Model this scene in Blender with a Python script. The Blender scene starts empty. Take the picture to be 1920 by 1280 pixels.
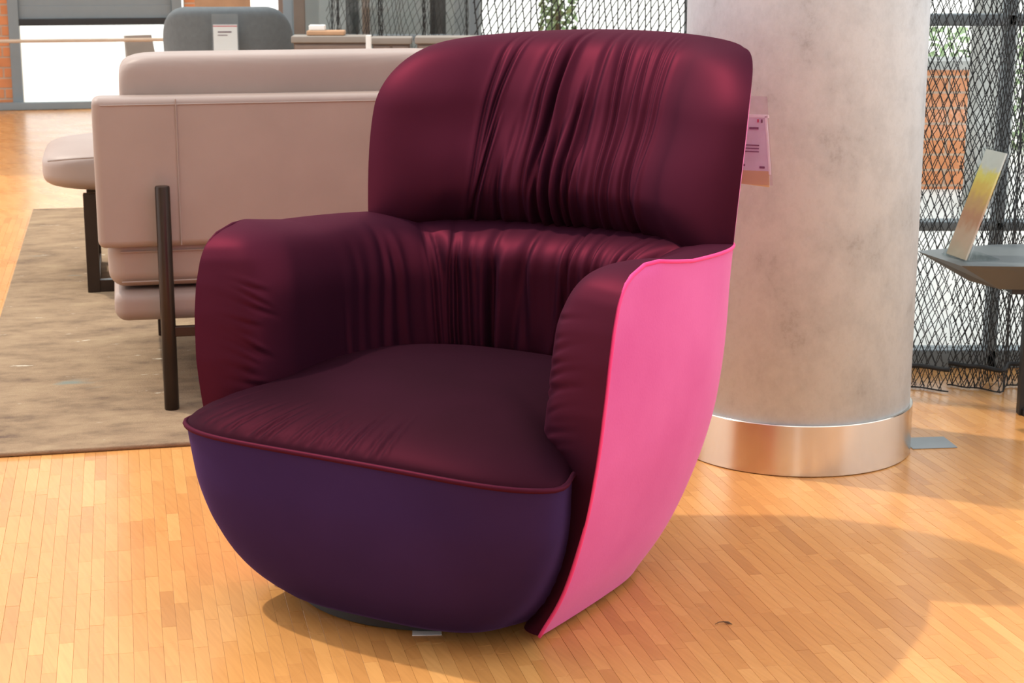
import bpy, math, random
import numpy as np
from mathutils import Vector, Matrix

random.seed(7); rng = np.random.default_rng(11)
scene = bpy.context.scene
C = scene.collection

# ------------------------------------------------------------------ camera
H = 1.1
cam_d = bpy.data.cameras.new('camera')
cam_d.sensor_width = 36.0
cam_d.lens = 3264 / 1920 * 36.0
cam_d.clip_start = 0.05; cam_d.clip_end = 300
cam = bpy.data.objects.new('camera', cam_d); C.objects.link(cam)
cam.location = (0, 0, H)
cam.rotation_euler = (math.radians(90 - 12.8), 0, 0)
cam_d.dof.use_dof = True; cam_d.dof.focus_distance = 3.0; cam_d.dof.aperture_fstop = 16
scene.camera = cam

# ------------------------------------------------------------------ world / sun / exposure
world = bpy.data.worlds.new('world'); scene.world = world
world.use_nodes = True
bg = world.node_tree.nodes['Background']
bg.inputs['Color'].default_value = (0.96, 0.985, 1.0, 1)
bg.inputs['Strength'].default_value = 2.0

SUN_TRAVEL = Vector((0.56, -0.28, -1.0))
sd = bpy.data.lights.new('sun', 'SUN')
sd.energy = 2.3; sd.angle = math.radians(1.2); sd.color = (1.0, 0.90, 0.76)
sun = bpy.data.objects.new('sun', sd); C.objects.link(sun)
sun.rotation_euler = SUN_TRAVEL.to_track_quat('-Z', 'Y').to_euler()
sun.location = (-4, 5, 6)

vs = scene.view_settings
vs.view_transform = 'Standard'; vs.look = 'None'; vs.gamma = 1.0; vs.use_curve_mapping = False
vs.exposure = 0.1

# ------------------------------------------------------------------ materials
def srgb(h):
    h = h.lstrip('#'); c = [int(h[i:i + 2], 16) / 255 for i in (0, 2, 4)]
    return tuple(((x / 12.92) if x <= 0.04045 else ((x + 0.055) / 1.055) ** 2.4) for x in c) + (1,)

def new_mat(name):
    m = bpy.data.materials.new(name); m.use_nodes = True
    nt = m.node_tree; b = nt.nodes['Principled BSDF']
    return m, nt, b

def node(nt, t, **kw):
    n = nt.nodes.new(t)
    for k, v in kw.items():
        if k in n.inputs: n.inputs[k].default_value = v
        else: setattr(n, k, v)
    return n

def noise_col(nt, b, stops, scale=(8, 8, 8), detail=4, rough=0.55, bump=0.0, bump_scale=None, nscale=1.0, dist=0.01):
    tc = node(nt, 'ShaderNodeTexCoord'); mp = node(nt, 'ShaderNodeMapping')
    mp.inputs['Scale'].default_value = scale
    nt.links.new(tc.outputs['Object'], mp.inputs['Vector'])
    n = node(nt, 'ShaderNodeTexNoise'); n.inputs['Scale'].default_value = nscale
    n.inputs['Detail'].default_value = detail; n.inputs['Roughness'].default_value = rough
    nt.links.new(mp.outputs['Vector'], n.inputs['Vector'])
    r = node(nt, 'ShaderNodeValToRGB')
    els = r.color_ramp.elements
    while len(els) < len(stops): els.new(0.5)
    for e, (p, c) in zip(els, stops): e.position = p; e.color = c
    nt.links.new(n.outputs['Fac'], r.inputs['Fac'])
    nt.links.new(r.outputs['Color'], b.inputs['Base Color'])
    if bump:
        n2 = node(nt, 'ShaderNodeTexNoise'); n2.inputs['Scale'].default_value = bump_scale or 60
        n2.inputs['Detail'].default_value = 3
        nt.links.new(tc.outputs['Object'], n2.inputs['Vector'])
        bp = node(nt, 'ShaderNodeBump'); bp.inputs['Strength'].default_value = bump; bp.inputs['Distance'].default_value = dist
        nt.links.new(n2.outputs['Fac'], bp.inputs['Height'])
        nt.links.new(bp.outputs['Normal'], b.inputs['Normal'])
    return r

def plain(name, col, rough=0.6, metal=0.0, var=0.06, spec=0.5, nscale=12):
    m, nt, b = new_mat(name)
    c = col if len(col) == 4 else tuple(col) + (1,)
    lo = tuple(max(0, x * (1 - var)) for x in c[:3]) + (1,); hi = tuple(min(1, x * (1 + var)) for x in c[:3]) + (1,)
    noise_col(nt, b, [(0.3, lo), (0.7, hi)], nscale=nscale, scale=(1, 1, 1))
    b.inputs['Roughness'].default_value = rough; b.inputs['Metallic'].default_value = metal
    b.inputs['Specular IOR Level'].default_value = spec
    return m

def velvet(name, lo, hi, tint, sheen=1.0, sheen_rough=0.35, rough=0.75, spec=0.15, nscale=5, gloss=None, gfac=0.5, grough=0.42):
    m, nt, b = new_mat(name)
    noise_col(nt, b, [(0.35, lo), (0.68, hi)], nscale=nscale, scale=(1, 1, 1), detail=3, bump=0.10, bump_scale=220, dist=0.002)
    b.inputs['Roughness'].default_value = rough; b.inputs['Specular IOR Level'].default_value = spec
    b.inputs['Sheen Weight'].default_value = sheen; b.inputs['Sheen Roughness'].default_value = sheen_rough
    b.inputs['Sheen Tint'].default_value = tint
    if gloss:
        out = nt.nodes['Material Output']
        gl = node(nt, 'ShaderNodeBsdfAnisotropic' if hasattr(bpy.types, 'ShaderNodeBsdfAnisotropic') else 'ShaderNodeBsdfGlossy')
        gl.inputs['Color'].default_value = gloss; gl.inputs['Roughness'].default_value = grough
        ms = node(nt, 'ShaderNodeMixShader'); ms.inputs['Fac'].default_value = gfac
        nt.links.new(b.outputs[0], ms.inputs[1]); nt.links.new(gl.outputs[0], ms.inputs[2]); nt.links.new(ms.outputs[0], out.inputs['Surface'])
    return m

M = {}
M['velvet'] = velvet('purple_velvet', (0.008, 0.003, 0.010, 1), (0.013, 0.004, 0.012, 1), (0.80, 0.12, 0.26, 1), sheen=.06, spec=.03, gloss=(0.29, 0.034, 0.068, 1), gfac=.185, grough=.54)
M['velvet_seat_shaded'] = velvet('shaded_seat_velvet', (0.006, 0.002, 0.005, 1), (0.010, 0.0025, 0.007, 1), (0.80, 0.12, 0.26, 1), sheen=.025, spec=.02, gloss=(0.24, 0.034, 0.066, 1), gfac=.075, grough=.52)  # same velvet, darker: the seat's shade is put into its colour and gloss
M['velvet_base'] = velvet('violet_nap_velvet', (0.017, 0.008, 0.036, 1), (0.024, 0.011, 0.047, 1), (0.45, 0.22, 0.60, 1), sheen=0.14, spec=.05, gloss=(0.09, 0.045, 0.20, 1), gfac=.30, grough=.6)  # same velvet; the hue its nap takes in the light is put into the colour
M['pink'] = velvet('pink_velvet', (0.60, 0.085, 0.29, 1), (0.66, 0.112, 0.335, 1), (1.0, 0.60, 0.80, 1), sheen=0.35)
M['piping'] = velvet('pink_piping', (0.80, 0.05, 0.22, 1), (0.85, 0.07, 0.25, 1), (1, .4, .6, 1), sheen=0.2)
M['black'] = plain('black_lacquer', (0.012, 0.012, 0.014), 0.45)
M['leather'] = plain('taupe_leather', srgb('#94827a'), 0.5, var=0.05, nscale=6)
M['bronze'] = plain('dark_bronze_metal', (0.035, 0.022, 0.016), 0.35, 0.6, var=0.1)
M['steel'] = plain('brushed_steel', (0.66, 0.60, 0.53), 0.11, 1.0, var=0.03)
nt = M['steel'].node_tree; b = nt.nodes['Principled BSDF']
tg = node(nt, 'ShaderNodeTangent'); tg.direction_type = 'RADIAL'; tg.axis = 'Z'
nt.links.new(tg.outputs['Tangent'], b.inputs['Tangent'])
b.inputs['Anisotropic'].default_value = .85; b.inputs['Roughness'].default_value = .25; b.inputs['Anisotropic Rotation'].default_value = .25
M['greyfab'] = plain('grey_upholstery', srgb('#5d6468'), 0.85, var=0.08, nscale=40)
M['frame'] = plain('grey_window_frame', srgb('#7f8a90'), 0.5, var=0.03)
M['darkframe'] = plain('dark_window_frame', srgb('#33383a'), 0.5, var=0.05)
M['blackrubber'] = plain('black_rubber', (0.02, 0.022, 0.025), 0.6)
M['net'] = plain('black_net_yarn', (0.018, 0.019, 0.021), 0.7)
M['tabletop'] = plain('grey_lacquer', srgb('#5a6164'), 0.4, var=0.03)
M['paper'] = plain('white_paper', (0.82, 0.80, 0.80), 0.7, var=0.02)
M['sideboard'] = plain('taupe_sideboard', srgb('#7d6c62'), 0.6, var=0.06)
M['sidetop'] = plain('pale_sideboard_top', srgb('#8b837b'), 0.5, var=0.04)
M['white'] = plain('white_paint', (0.8, 0.8, 0.78), 0.5, var=0.02)
M['greypanel'] = plain('grey_panel', srgb('#9aa2a4'), 0.7, var=0.04)
M['wood'] = plain('tan_wood', srgb('#b58d6b'), 0.6, var=0.1)
M['pavement'] = plain('outdoor_paving', srgb('#e0dedb'), 0.9, var=0.05, nscale=2)
M['hedge'] = plain('hedge_leaves', srgb('#9db58a'), 0.9, var=0.4, nscale=8)
M['concrete_far'] = plain('outdoor_concrete', srgb('#a9aaa8'), 0.9, var=0.06)
M['brick'] = plain('orange_brick', srgb('#d38a5c'), 0.85, var=0.12, nscale=9)
M['mortar'] = plain('pale_mortar', srgb('#c9b7a4'), 0.9)
M['tile'] = plain('blue_grey_cover', srgb('#8c9499'), 0.5, var=0.06)
M['tan'] = plain('tan_leaflet_end', srgb('#c9b078'), 0.6)
M['lilac'] = plain('lilac_card', srgb('#cdc6d2'), 0.6, var=0.10, nscale=30)
M['ink'] = plain('dark_ink', (0.12, 0.06, 0.09), 0.7)
M['redink'] = plain('red_ink', (0.5, 0.05, 0.08), 0.7)
M['rearwall'] = plain('pale_plaster', srgb('#d8d4d0'), 0.8, var=0.03)
M['scrap'] = plain('brown_scrap', (0.12, 0.07, 0.035), 0.8)

# concrete pillar
m, nt, b = new_mat('pillar_concrete')
noise_col(nt, b, [(0.28, srgb('#a2abb3')), (0.42, srgb('#c2ced8')), (0.58, srgb('#d0dce6')), (0.75, srgb('#bcc8d2'))],
          nscale=9, scale=(1, 1, 0.8), detail=12, rough=0.76, bump=0.15, bump_scale=45, dist=0.004)
b.inputs['Roughness'].default_value = 0.7
M['concrete'] = m

# parquet
def parquet_mat(name, use_attr):
    m, nt, b = new_mat(name)
    tc = node(nt, 'ShaderNodeTexCoord')
    mp = node(nt, 'ShaderNodeMapping'); mp.inputs['Rotation'].default_value = (0, 0, -math.radians(12.57))
    nt.links.new(tc.outputs['Object'], mp.inputs['Vector'])
    mp2 = node(nt, 'ShaderNodeMapping'); mp2.inputs['Scale'].default_value = (160, 9, 1)
    nt.links.new(mp.outputs['Vector'], mp2.inputs['Vector'])
    n = node(nt, 'ShaderNodeTexNoise'); n.inputs['Scale'].default_value = 1; n.inputs['Detail'].default_value = 4
    nt.links.new(mp2.outputs['Vector'], n.inputs['Vector'])
    ramp = node(nt, 'ShaderNodeValToRGB')
    e = ramp.color_ramp.elements
    e[0].position = 0.0; e[0].color = (0.48, 0.215, 0.068, 1)
    e[1].position = 1.0; e[1].color = (0.68, 0.355, 0.122, 1)
    x = e.new(0.5); x.color = (0.60, 0.287, 0.090, 1)
    if use_attr:
        at = node(nt, 'ShaderNodeAttribute'); at.attribute_name = 'tone'
        nt.links.new(at.outputs['Fac'], ramp.inputs['Fac'])
    else:
        mb = node(nt, 'ShaderNodeMapping'); mb.inputs['Rotation'].default_value = (0, 0, math.radians(90))
        nt.links.new(mp.outputs['Vector'], mb.inputs['Vector'])
        br = node(nt, 'ShaderNodeTexBrick')
        br.inputs['Color1'].default_value = (.25, .25, .25, 1); br.inputs['Color2'].default_value = (.75, .75, .75, 1); br.inputs['Mortar'].default_value = (.4, .4, .4, 1)
        br.inputs['Scale'].default_value = 1; br.inputs['Mortar Size'].default_value = 0.0
        br.inputs['Brick Width'].default_value = 0.165; br.inputs['Row Height'].default_value = 0.0235
        nt.links.new(mb.outputs['Vector'], br.inputs['Vector'])
        nt.links.new(br.outputs['Color'], ramp.inputs['Fac'])
    mx = node(nt, 'ShaderNodeMix'); mx.data_type = 'RGBA'; mx.blend_type = 'MULTIPLY'
    r2 = node(nt, 'ShaderNodeValToRGB'); r2.color_ramp.elements[0].position = .3; r2.color_ramp.elements[0].color = (.90, .88, .86, 1)
    r2.color_ramp.elements[1].position = .6; r2.color_ramp.elements[1].color = (1, 1, 1, 1)
    nt.links.new(n.outputs['Fac'], r2.inputs['Fac'])
    mx.inputs['Factor'].default_value = 1.0
    nt.links.new(ramp.outputs['Color'], mx.inputs['A']); nt.links.new(r2.outputs['Color'], mx.inputs['B'])
    nt.links.new(mx.outputs['Result'], b.inputs['Base Color'])
    b.inputs['Coat Weight'].default_value = .06; b.inputs['Coat Roughness'].default_value = .16; b.inputs['Specular IOR Level'].default_value = .32
    n3 = node(nt, 'ShaderNodeTexNoise'); n3.inputs['Scale'].default_value = 5
    nt.links.new(tc.outputs['Object'], n3.inputs['Vector'])
    mr = node(nt, 'ShaderNodeMapRange'); mr.inputs['To Min'].default_value = 0.22; mr.inputs['To Max'].default_value = 0.34
    nt.links.new(n3.outputs['Fac'], mr.inputs['Value']); nt.links.new(mr.outputs['Result'], b.inputs['Roughness'])
    return m
M['plank'] = parquet_mat('parquet_plank', True)
M['floor'] = parquet_mat('parquet_floor', False)

# rug
m, nt, b = new_mat('rug_weave')
tc = node(nt, 'ShaderNodeTexCoord')
def rugnoise(scale, detail, mapscale):
    mp = node(nt, 'ShaderNodeMapping'); mp.inputs['Scale'].default_value = mapscale
    nt.links.new(tc.outputs['Object'], mp.inputs['Vector'])
    n = node(nt, 'ShaderNodeTexNoise'); n.inputs['Scale'].default_value = scale; n.inputs['Detail'].default_value = detail; n.inputs['Roughness'].default_value = .62
    nt.links.new(mp.outputs['Vector'], n.inputs['Vector']); return n
n1 = rugnoise(5, 12, (1, 1.7, 1)); n1.inputs['Roughness'].default_value = .74
r1 = node(nt, 'ShaderNodeValToRGB'); els = r1.color_ramp.elements
for p, c in [(0.30, '#5c4b44'), (0.41, '#7d6955'), (0.52, '#8e7861'), (0.64, '#99846a'), (0.78, '#a8967c')]:
    e = els.new(p); e.color = srgb(c)
els.remove(els[0]); els.remove(els[-1])
nt.links.new(n1.outputs['Fac'], r1.inputs['Fac'])
n2 = rugnoise(9, 6, (1, 2.5, 1)); r2 = node(nt, 'ShaderNodeValToRGB')
r2.color_ramp.elements[0].position = .66; r2.color_ramp.elements[0].color = (0, 0, 0, 1); r2.color_ramp.elements[1].position = .70; r2.color_ramp.elements[1].color = (1, 1, 1, 1)
nt.links.new(n2.outputs['Fac'], r2.inputs['Fac'])
mx = node(nt, 'ShaderNodeMix'); mx.data_type = 'RGBA'
nt.links.new(r2.outputs['Color'], mx.inputs['Factor']); nt.links.new(r1.outputs['Color'], mx.inputs['A']); mx.inputs['B'].default_value = srgb('#c2b8a6')
n4 = rugnoise(2.2, 4, (1, 1.6, 1)); r4 = node(nt, 'ShaderNodeValToRGB')
r4.color_ramp.elements[0].position = .66; r4.color_ramp.elements[0].color = (0, 0, 0, 1); r4.color_ramp.elements[1].position = .74; r4.color_ramp.elements[1].color = (.7, .7, .7, 1)
nt.links.new(n4.outputs['Fac'], r4.inputs['Fac'])
mx2 = node(nt, 'ShaderNodeMix'); mx2.data_type = 'RGBA'
nt.links.new(r4.outputs['Color'], mx2.inputs['Factor']); nt.links.new(mx.outputs['Result'], mx2.inputs['A']); mx2.inputs['B'].default_value = srgb('#6f807c')
nt.links.new(mx2.outputs['Result'], b.inputs['Base Color'])
nb = node(nt, 'ShaderNodeTexNoise'); nb.inputs['Scale'].default_value = 260
nt.links.new(tc.outputs['Object'], nb.inputs['Vector'])
bp = node(nt, 'ShaderNodeBump'); bp.inputs['Strength'].default_value = .4; bp.inputs['Distance'].default_value = .004
nt.links.new(nb.outputs['Fac'], bp.inputs['Height']); nt.links.new(bp.outputs['Normal'], b.inputs['Normal'])
b.inputs['Roughness'].default_value = .95; b.inputs['Specular IOR Level'].default_value = .1
M['rug'] = m

# clear plastic / glass panes: a thin sheet, mostly transparent with a gloss
def pane_mat(name, gloss=0.08, tint=(1, 1, 1, 1)):
    m, nt, b = new_mat(name)
    nt.nodes.remove(b)
    out = nt.nodes['Material Output']
    tr = node(nt, 'ShaderNodeBsdfTransparent'); tr.inputs['Color'].default_value = tint
    gl = node(nt, 'ShaderNodeBsdfGlossy'); gl.inputs['Roughness'].default_value = .05
    ms = node(nt, 'ShaderNodeMixShader'); ms.inputs['Fac'].default_value = gloss
    nt.links.new(tr.outputs[0], ms.inputs[1]); nt.links.new(gl.outputs[0], ms.inputs[2]); nt.links.new(ms.outputs[0], out.inputs['Surface'])
    return m
M['glass'] = pane_mat('window_glass', .06, (.97, .99, .98, 1))
M['acrylic'] = pane_mat('clear_acrylic', .08, (.93, .95, .95, 1))

# leaflet print
m, nt, b = new_mat('leaflet_print')
tc = node(nt, 'ShaderNodeTexCoord'); sx = node(nt, 'ShaderNodeSeparateXYZ')
nt.links.new(tc.outputs['Generated'], sx.inputs[0])
nz = node(nt, 'ShaderNodeTexNoise'); nz.inputs['Scale'].default_value = 7; nz.inputs['Detail'].default_value = 4
nt.links.new(tc.outputs['Generated'], nz.inputs['Vector'])
ma = node(nt, 'ShaderNodeMath'); ma.operation = 'MULTIPLY_ADD'; ma.inputs[1].default_value = .22; 
nt.links.new(nz.outputs['Fac'], ma.inputs[0]); nt.links.new(sx.outputs['Z'], ma.inputs[2])
r = node(nt, 'ShaderNodeValToRGB'); els = r.color_ramp.elements; r.color_ramp.interpolation = 'EASE'
for p, c in [(0.10, '#b9aa97'), (0.33, '#c4a58f'), (0.48, '#b98668'), (0.62, '#c49a6a'), (0.76, '#d8b45a'), (0.88, '#dccb66'), (0.97, '#c9c8c2')]:
    e = els.new(p); e.color = srgb(c)
els.remove(els[0]); els.remove(els[-1])
nt.links.new(ma.outputs[0], r.inputs['Fac']); nt.links.new(r.outputs['Color'], b.inputs['Base Color'])
b.inputs['Roughness'].default_value = .35
M['print'] = m

# ------------------------------------------------------------------ mesh helpers
class MB:
    def __init__(self): self.v = []; self.f = []
    def add(self, verts, faces):
        o = len(self.v); self.v += [tuple(p) for p in verts]; self.f += [tuple(i + o for i in f) for f in faces]
        return self
    def box(self, x0, x1, y0, y1, z0, z1):
        return self.add([(x0, y0, z0), (x1, y0, z0), (x1, y1, z0), (x0, y1, z0), (x0, y0, z1), (x1, y0, z1), (x1, y1, z1), (x0, y1, z1)],
                        [(3, 2, 1, 0), (4, 5, 6, 7), (0, 1, 5, 4), (1, 2, 6, 5), (2, 3, 7, 6), (3, 0, 4, 7)])
    def tube(self, pts, r, n=8, closed=False):
        pts = [Vector(p) for p in pts]; N = len(pts); vs_ = []; prev = None
        for i, p in enumerate(pts):
            a = pts[(i - 1) % N] if closed or i > 0 else p
            c = pts[(i + 1) % N] if closed or i < N - 1 else p
            t = (c - a).normalized()
            if prev is None:
                ref = Vector((0, 0, 1)) if abs(t.z) < .9 else Vector((1, 0, 0))
                s = t.cross(ref).normalized()
            else:
                s = (prev - t * prev.dot(t)).normalized()
            prev = s; u = t.cross(s)
            rr = r[i] if hasattr(r, '__len__') else r
            for k in range(n):
                a_ = 2 * math.pi * k / n
                vs_.append(p + s * (rr * math.cos(a_)) + u * (rr * math.sin(a_)))
        fs = []
        for i in range(N if closed else N - 1):
            j = (i + 1) % N
            for k in range(n):
                k2 = (k + 1) % n
                fs.append((i * n + k, i * n + k2, j * n + k2, j * n + k))
        if not closed:
            fs.append(tuple(reversed(range(n)))); fs.append(tuple((N - 1) * n + k for k in range(n)))
        return self.add(vs_, fs)
    def lathe(self, prof, n=64, cx=0, cy=0, cap=True):
        vs_ = []; fs = []
        for (r, z) in prof:
            for k in range(n):
                a = 2 * math.pi * k / n
                vs_.append((cx + r * math.cos(a), cy + r * math.sin(a), z))
        for i in range(len(prof) - 1):
            for k in range(n):
                k2 = (k + 1) % n
                fs.append((i * n + k, i * n + k2, (i + 1) * n + k2, (i + 1) * n + k))
        if cap:
            fs.append(tuple(reversed(range(n)))); fs.append(tuple((len(prof) - 1) * n + k for k in range(n)))
        return self.add(vs_, fs)
    def build(self, name, mat, parent=None, smooth=False, bevel=0.0, seg=3, subsurf=0, angle=None):
        me = bpy.data.meshes.new(name); me.from_pydata(self.v, [], self.f); me.update()
        return mesh_obj(name, me, mat, parent, smooth, bevel, seg, subsurf)

def mesh_obj(name, me, mat, parent=None, smooth=False, bevel=0.0, seg=3, subsurf=0):
    me.materials.append(M[mat] if isinstance(mat, str) else mat)
    o = bpy.data.objects.new(name, me); C.objects.link(o)
    if parent: o.parent = parent
    if smooth or bevel:
        for p in me.polygons: p.use_smooth = True
    if bevel:
        bv = o.modifiers.new('bevel', 'BEVEL'); bv.width = bevel; bv.segments = seg; bv.limit_method = 'ANGLE'; bv.angle_limit = math.radians(40)
        wn = o.modifiers.new('normals', 'WEIGHTED_NORMAL'); wn.keep_sharp = True
    if subsurf:
        s = o.modifiers.new('sub', 'SUBSURF'); s.levels = subsurf; s.render_levels = subsurf
    return o

def grid_mesh(name, P, closed_u=False, flip=False):
    """P: array (nu, nv, 3)"""
    nu, nv = P.shape[:2]
    V = P.reshape(-1, 3)
    ii = np.arange(nu if closed_u else nu - 1); jj = np.arange(nv - 1)
    I, J = np.meshgrid(ii, jj, indexing='ij'); I2 = (I + 1) % nu
    F = np.stack([I * nv + J, I2 * nv + J, I2 * nv + J + 1, I * nv + J + 1], -1).reshape(-1, 4)
    if flip: F = F[:, ::-1]
    me = bpy.data.meshes.new(name)
    me.from_pydata(V.tolist(), [], F.tolist()); me.update()
    return me

def empty(name, loc=(0, 0, 0), rz=0.0):
    o = bpy.data.objects.new(name, None); C.objects.link(o)
    o.location = loc; o.rotation_euler = (0, 0, rz); o.empty_display_size = .1
    return o
def tag(o, label, cat, group=None, kind=None):
    o['label'] = label; o['category'] = cat
    if group: o['group'] = group
    if kind: o['kind'] = kind
    return o
def structure(o, label=None):
    o['kind'] = 'structure'
    if label: o['label'] = label
    return o

def smooth_interp(xs, ys, x, k=0.02):
    g = np.linspace(min(xs) - .2, max(xs) + .2, 2001)
    y = np.interp(g, xs, ys)
    dx = g[1] - g[0]; n = max(1, int(3 * k / dx)); w = np.exp(-0.5 * (np.arange(-n, n + 1) * dx / k) ** 2); w /= w.sum()
    yp = np.pad(y, n, mode='edge'); y = np.convolve(yp, w, mode='valid')
    return np.interp(x, g, y)
def sstep(a, b_, x):
    t = np.clip((x - a) / (b_ - a), 0, 1); return t * t * (3 - 2 * t)

# room frame: the parquet, rug, sofa and far wall share one direction
RA = math.radians(12.57)
E1 = Vector((math.cos(RA), math.sin(RA), 0)); E2 = Vector((-math.sin(RA), math.cos(RA), 0))
def W(p, q, z=0.0): return E1 * p + E2 * q + Vector((0, 0, z))

# ------------------------------------------------------------------ floor
floor = MB().box(-9, 4, -2, 12.6, -.06, -.0012).build('floor', 'floor')
floor.rotation_euler = (0, 0, RA)
structure(floor, 'warm honey coloured strip parquet floor')

ceil = structure(MB().box(-9, 6.5, -3.2, 1.2, 3.0, 3.12).add([], []).build('ceiling', 'white'), 'unseen white ceiling slab added over and behind the viewer to cut front light')  # unseen slab added to cut front light, ending short so the sun gets in
ceil2 = structure(MB().box(-9, .45, 9.4, 12.4, 3.0, 3.12).build('added_ceiling_back', 'white'), 'unseen white ceiling slab added at the far end to darken the reflection in the floor')  # added out of view so the floor mirrors less bright sky
wb_ = structure(empty('added_wall_rear', (0, -3.2, 0)), 'unseen pale wall added behind the viewer to cut front light, with one tall window')  # unseen wall added to dim front light; gap shaped for the steel ring's streak
for x0, x1 in ((-9, -.16), (.36, 6.5)): MB().box(x0, x1, -.15, 0, 0, 3.0).build('wall_section', 'rearwall', wb_)
PW, PL = 0.0235, 0.165
def project(P):
    p = math.radians(12.8); d = P - Vector((0, 0, H))
    zc = d.y * math.cos(p) - d.z * math.sin(p); yc = d.y * math.sin(p) + d.z * math.cos(p)
    return 960 + 3264 * d.x / zc, 640 - 3264 * yc / zc, zc
planks = []
ncol0, ncol1 = int(-2.6 / PW), int(3.0 / PW)
for i in range(ncol0, ncol1):
    off = random.random() * PL; run = 1.95 + off - PL; drift = random.gauss(0, .12)
    while run < 7.4:
        L = PL
        p0, p1, q0, q1 = i * PW, (i + 1) * PW, run, run + L
        run += L
        c = W((p0 + p1) / 2, (q0 + q1) / 2)
        x, y, d = project(c)
        if -140 < x < 2060 and y < 1460 and d > .5:
            planks.append((d, x, y, p0, p1, q0, q1, min(1, max(0, random.gauss(.5, .17)))))
def visible_plank(t):
    d, x, y = t[:3]
    if not (0 < x < 1920 and y < 1280): return False
    if 380 < x < 1260 and 640 < y < 1170: 
        # hidden by the armchair
        if y < 1080 and not (x < 450 and y > 1010): return False
        if 480 < x < 1180 and y < 1130: return False
    if 1275 < x < 1690 and y < 870: return False
    if x < 380 and y < 850: return False
    return True
planks.sort(key=lambda t: t[0])
near = [t for t in planks if visible_plank(t)][:300]
nearset = set(id(t) for t in near)
g = 0.00018
def plank_geo(t, dz=0):
    _, _, _, p0, p1, q0, q1, tone = t
    z = dz
    vs_ = [(p0 + g, q0 + g, -.004), (p1 - g, q0 + g, -.004), (p1 - g, q1 - g, -.004), (p0 + g, q1 - g, -.004)]
    e = .00018
    vs_ += [(p0 + g, q0 + g, z - e), (p1 - g, q0 + g, z - e), (p1 - g, q1 - g, z - e), (p0 + g, q1 - g, z - e)]
    vs_ += [(p0 + g + e, q0 + g + e, z), (p1 - g - e, q0 + g + e, z), (p1 - g - e, q1 - g - e, z), (p0 + g + e, q1 - g - e, z)]
    fs = []
    for a in (0, 4):
        for k in range(4):
            k2 = (k + 1) % 4; fs.append((a + k, a + k2, a + 4 + k2, a + 4 + k))
    fs.append((8, 9, 10, 11))
    return vs_, fs
def tone_attr(me, tones):
    at = me.attributes.new('tone', 'FLOAT', 'POINT'); at.data.foreach_set('value', tones)
for t in near:
    v_, f_ = plank_geo(t, random.uniform(-.0002, .0001))
    me = bpy.data.meshes.new('plank'); me.from_pydata(v_, [], f_); me.update(); tone_attr(me, [t[7]] * 12)
    o = mesh_obj('plank', me, 'plank', floor)
mb = MB(); tones = []
for t in planks:
    if id(t) in nearset: continue
    v_, f_ = plank_geo(t); mb.add(v_, f_); tones += [t[7]] * 12
o = mb.build('plank_field', 'plank', floor); tone_attr(o.data, tones); o['kind'] = 'stuff'

# ------------------------------------------------------------------ pillar
PC = (0.634, 3.80); PR = 0.257
pil = empty('pillar', (PC[0], PC[1], 0))
tag(pil, 'round concrete pillar with a brushed steel base ring beside the armchair', 'pillar')
MB().lathe([(PR, .1), (PR, 3.2)], 128).build('shaft', 'concrete', pil, smooth=False)
for p in pil.children[0].data.polygons: p.use_smooth = len(p.vertices) == 4
ring = MB().lathe([(PR - .01, 0.001), (PR + .0045, 0.001), (PR + .006, .0025), (PR + .006, .111), (PR + .0045, .1125), (PR - .01, .1125)], 128, cap=False).build('base_ring', 'steel', pil)
for p in ring.data.polygons: p.use_smooth = True
ring.modifiers.new('es', 'EDGE_SPLIT').split_angle = math.radians(35)
ring['label'] = 'brushed steel ring at the foot of the pillar'

# ------------------------------------------------------------------ rug
rug = MB().box(-.39, 1.45, 3.842, 7.6, 0.0003, .011).build('rug', 'rug', bevel=.004, seg=2)
rug.rotation_euler = (0, 0, RA)
tag(rug, 'beige distressed vintage-look rug under the taupe leather sofa', 'rug')

# ------------------------------------------------------------------ velvet armchair
chair = empty('swivel_armchair', (-.067, 2.983, 0), -math.radians(30))
tag(chair, 'purple velvet swivel armchair with a bright pink outer shell', 'armchair')

LEAN = .36
def a_of(z): return smooth_interp([.0, .03, .08, .14, .22, .30, .40, .50, .62, .78, .95], [.262, .290, .322, .346, .373, .394, .408, .414, .416, .420, .415], z, .03)
def b_of(z): return smooth_interp([.0, .03, .08, .145, .22, .30, .46, .60, .78, .95], [.24, .275, .32, .365, .400, .420, .428, .425, .425, .425], z, .03) + LEAN * np.maximum(0, np.sqrt((np.maximum(z, .50) - .50) ** 2 + .0016) - .04)
def yf_of(z): return smooth_interp([.0, .03, .14, .22, .30, .40, .48, .53, .57, .59, .603, .612, .618, .622, .64], [-.243, -.246, -.256, -.264, -.272, -.272, -.265, -.256, -.243, -.230, -.214, -.196, -.174, -.14, -.05], z, .004)
TA = 0.58            # |tau| beyond which the shell runs straight along the arms
NSE = 2.7
ZR = 0.62
def zr(tau): return ZR - .036 * np.clip((.90 - np.abs(tau)) / .58, 0, 1) ** 1.3
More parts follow.
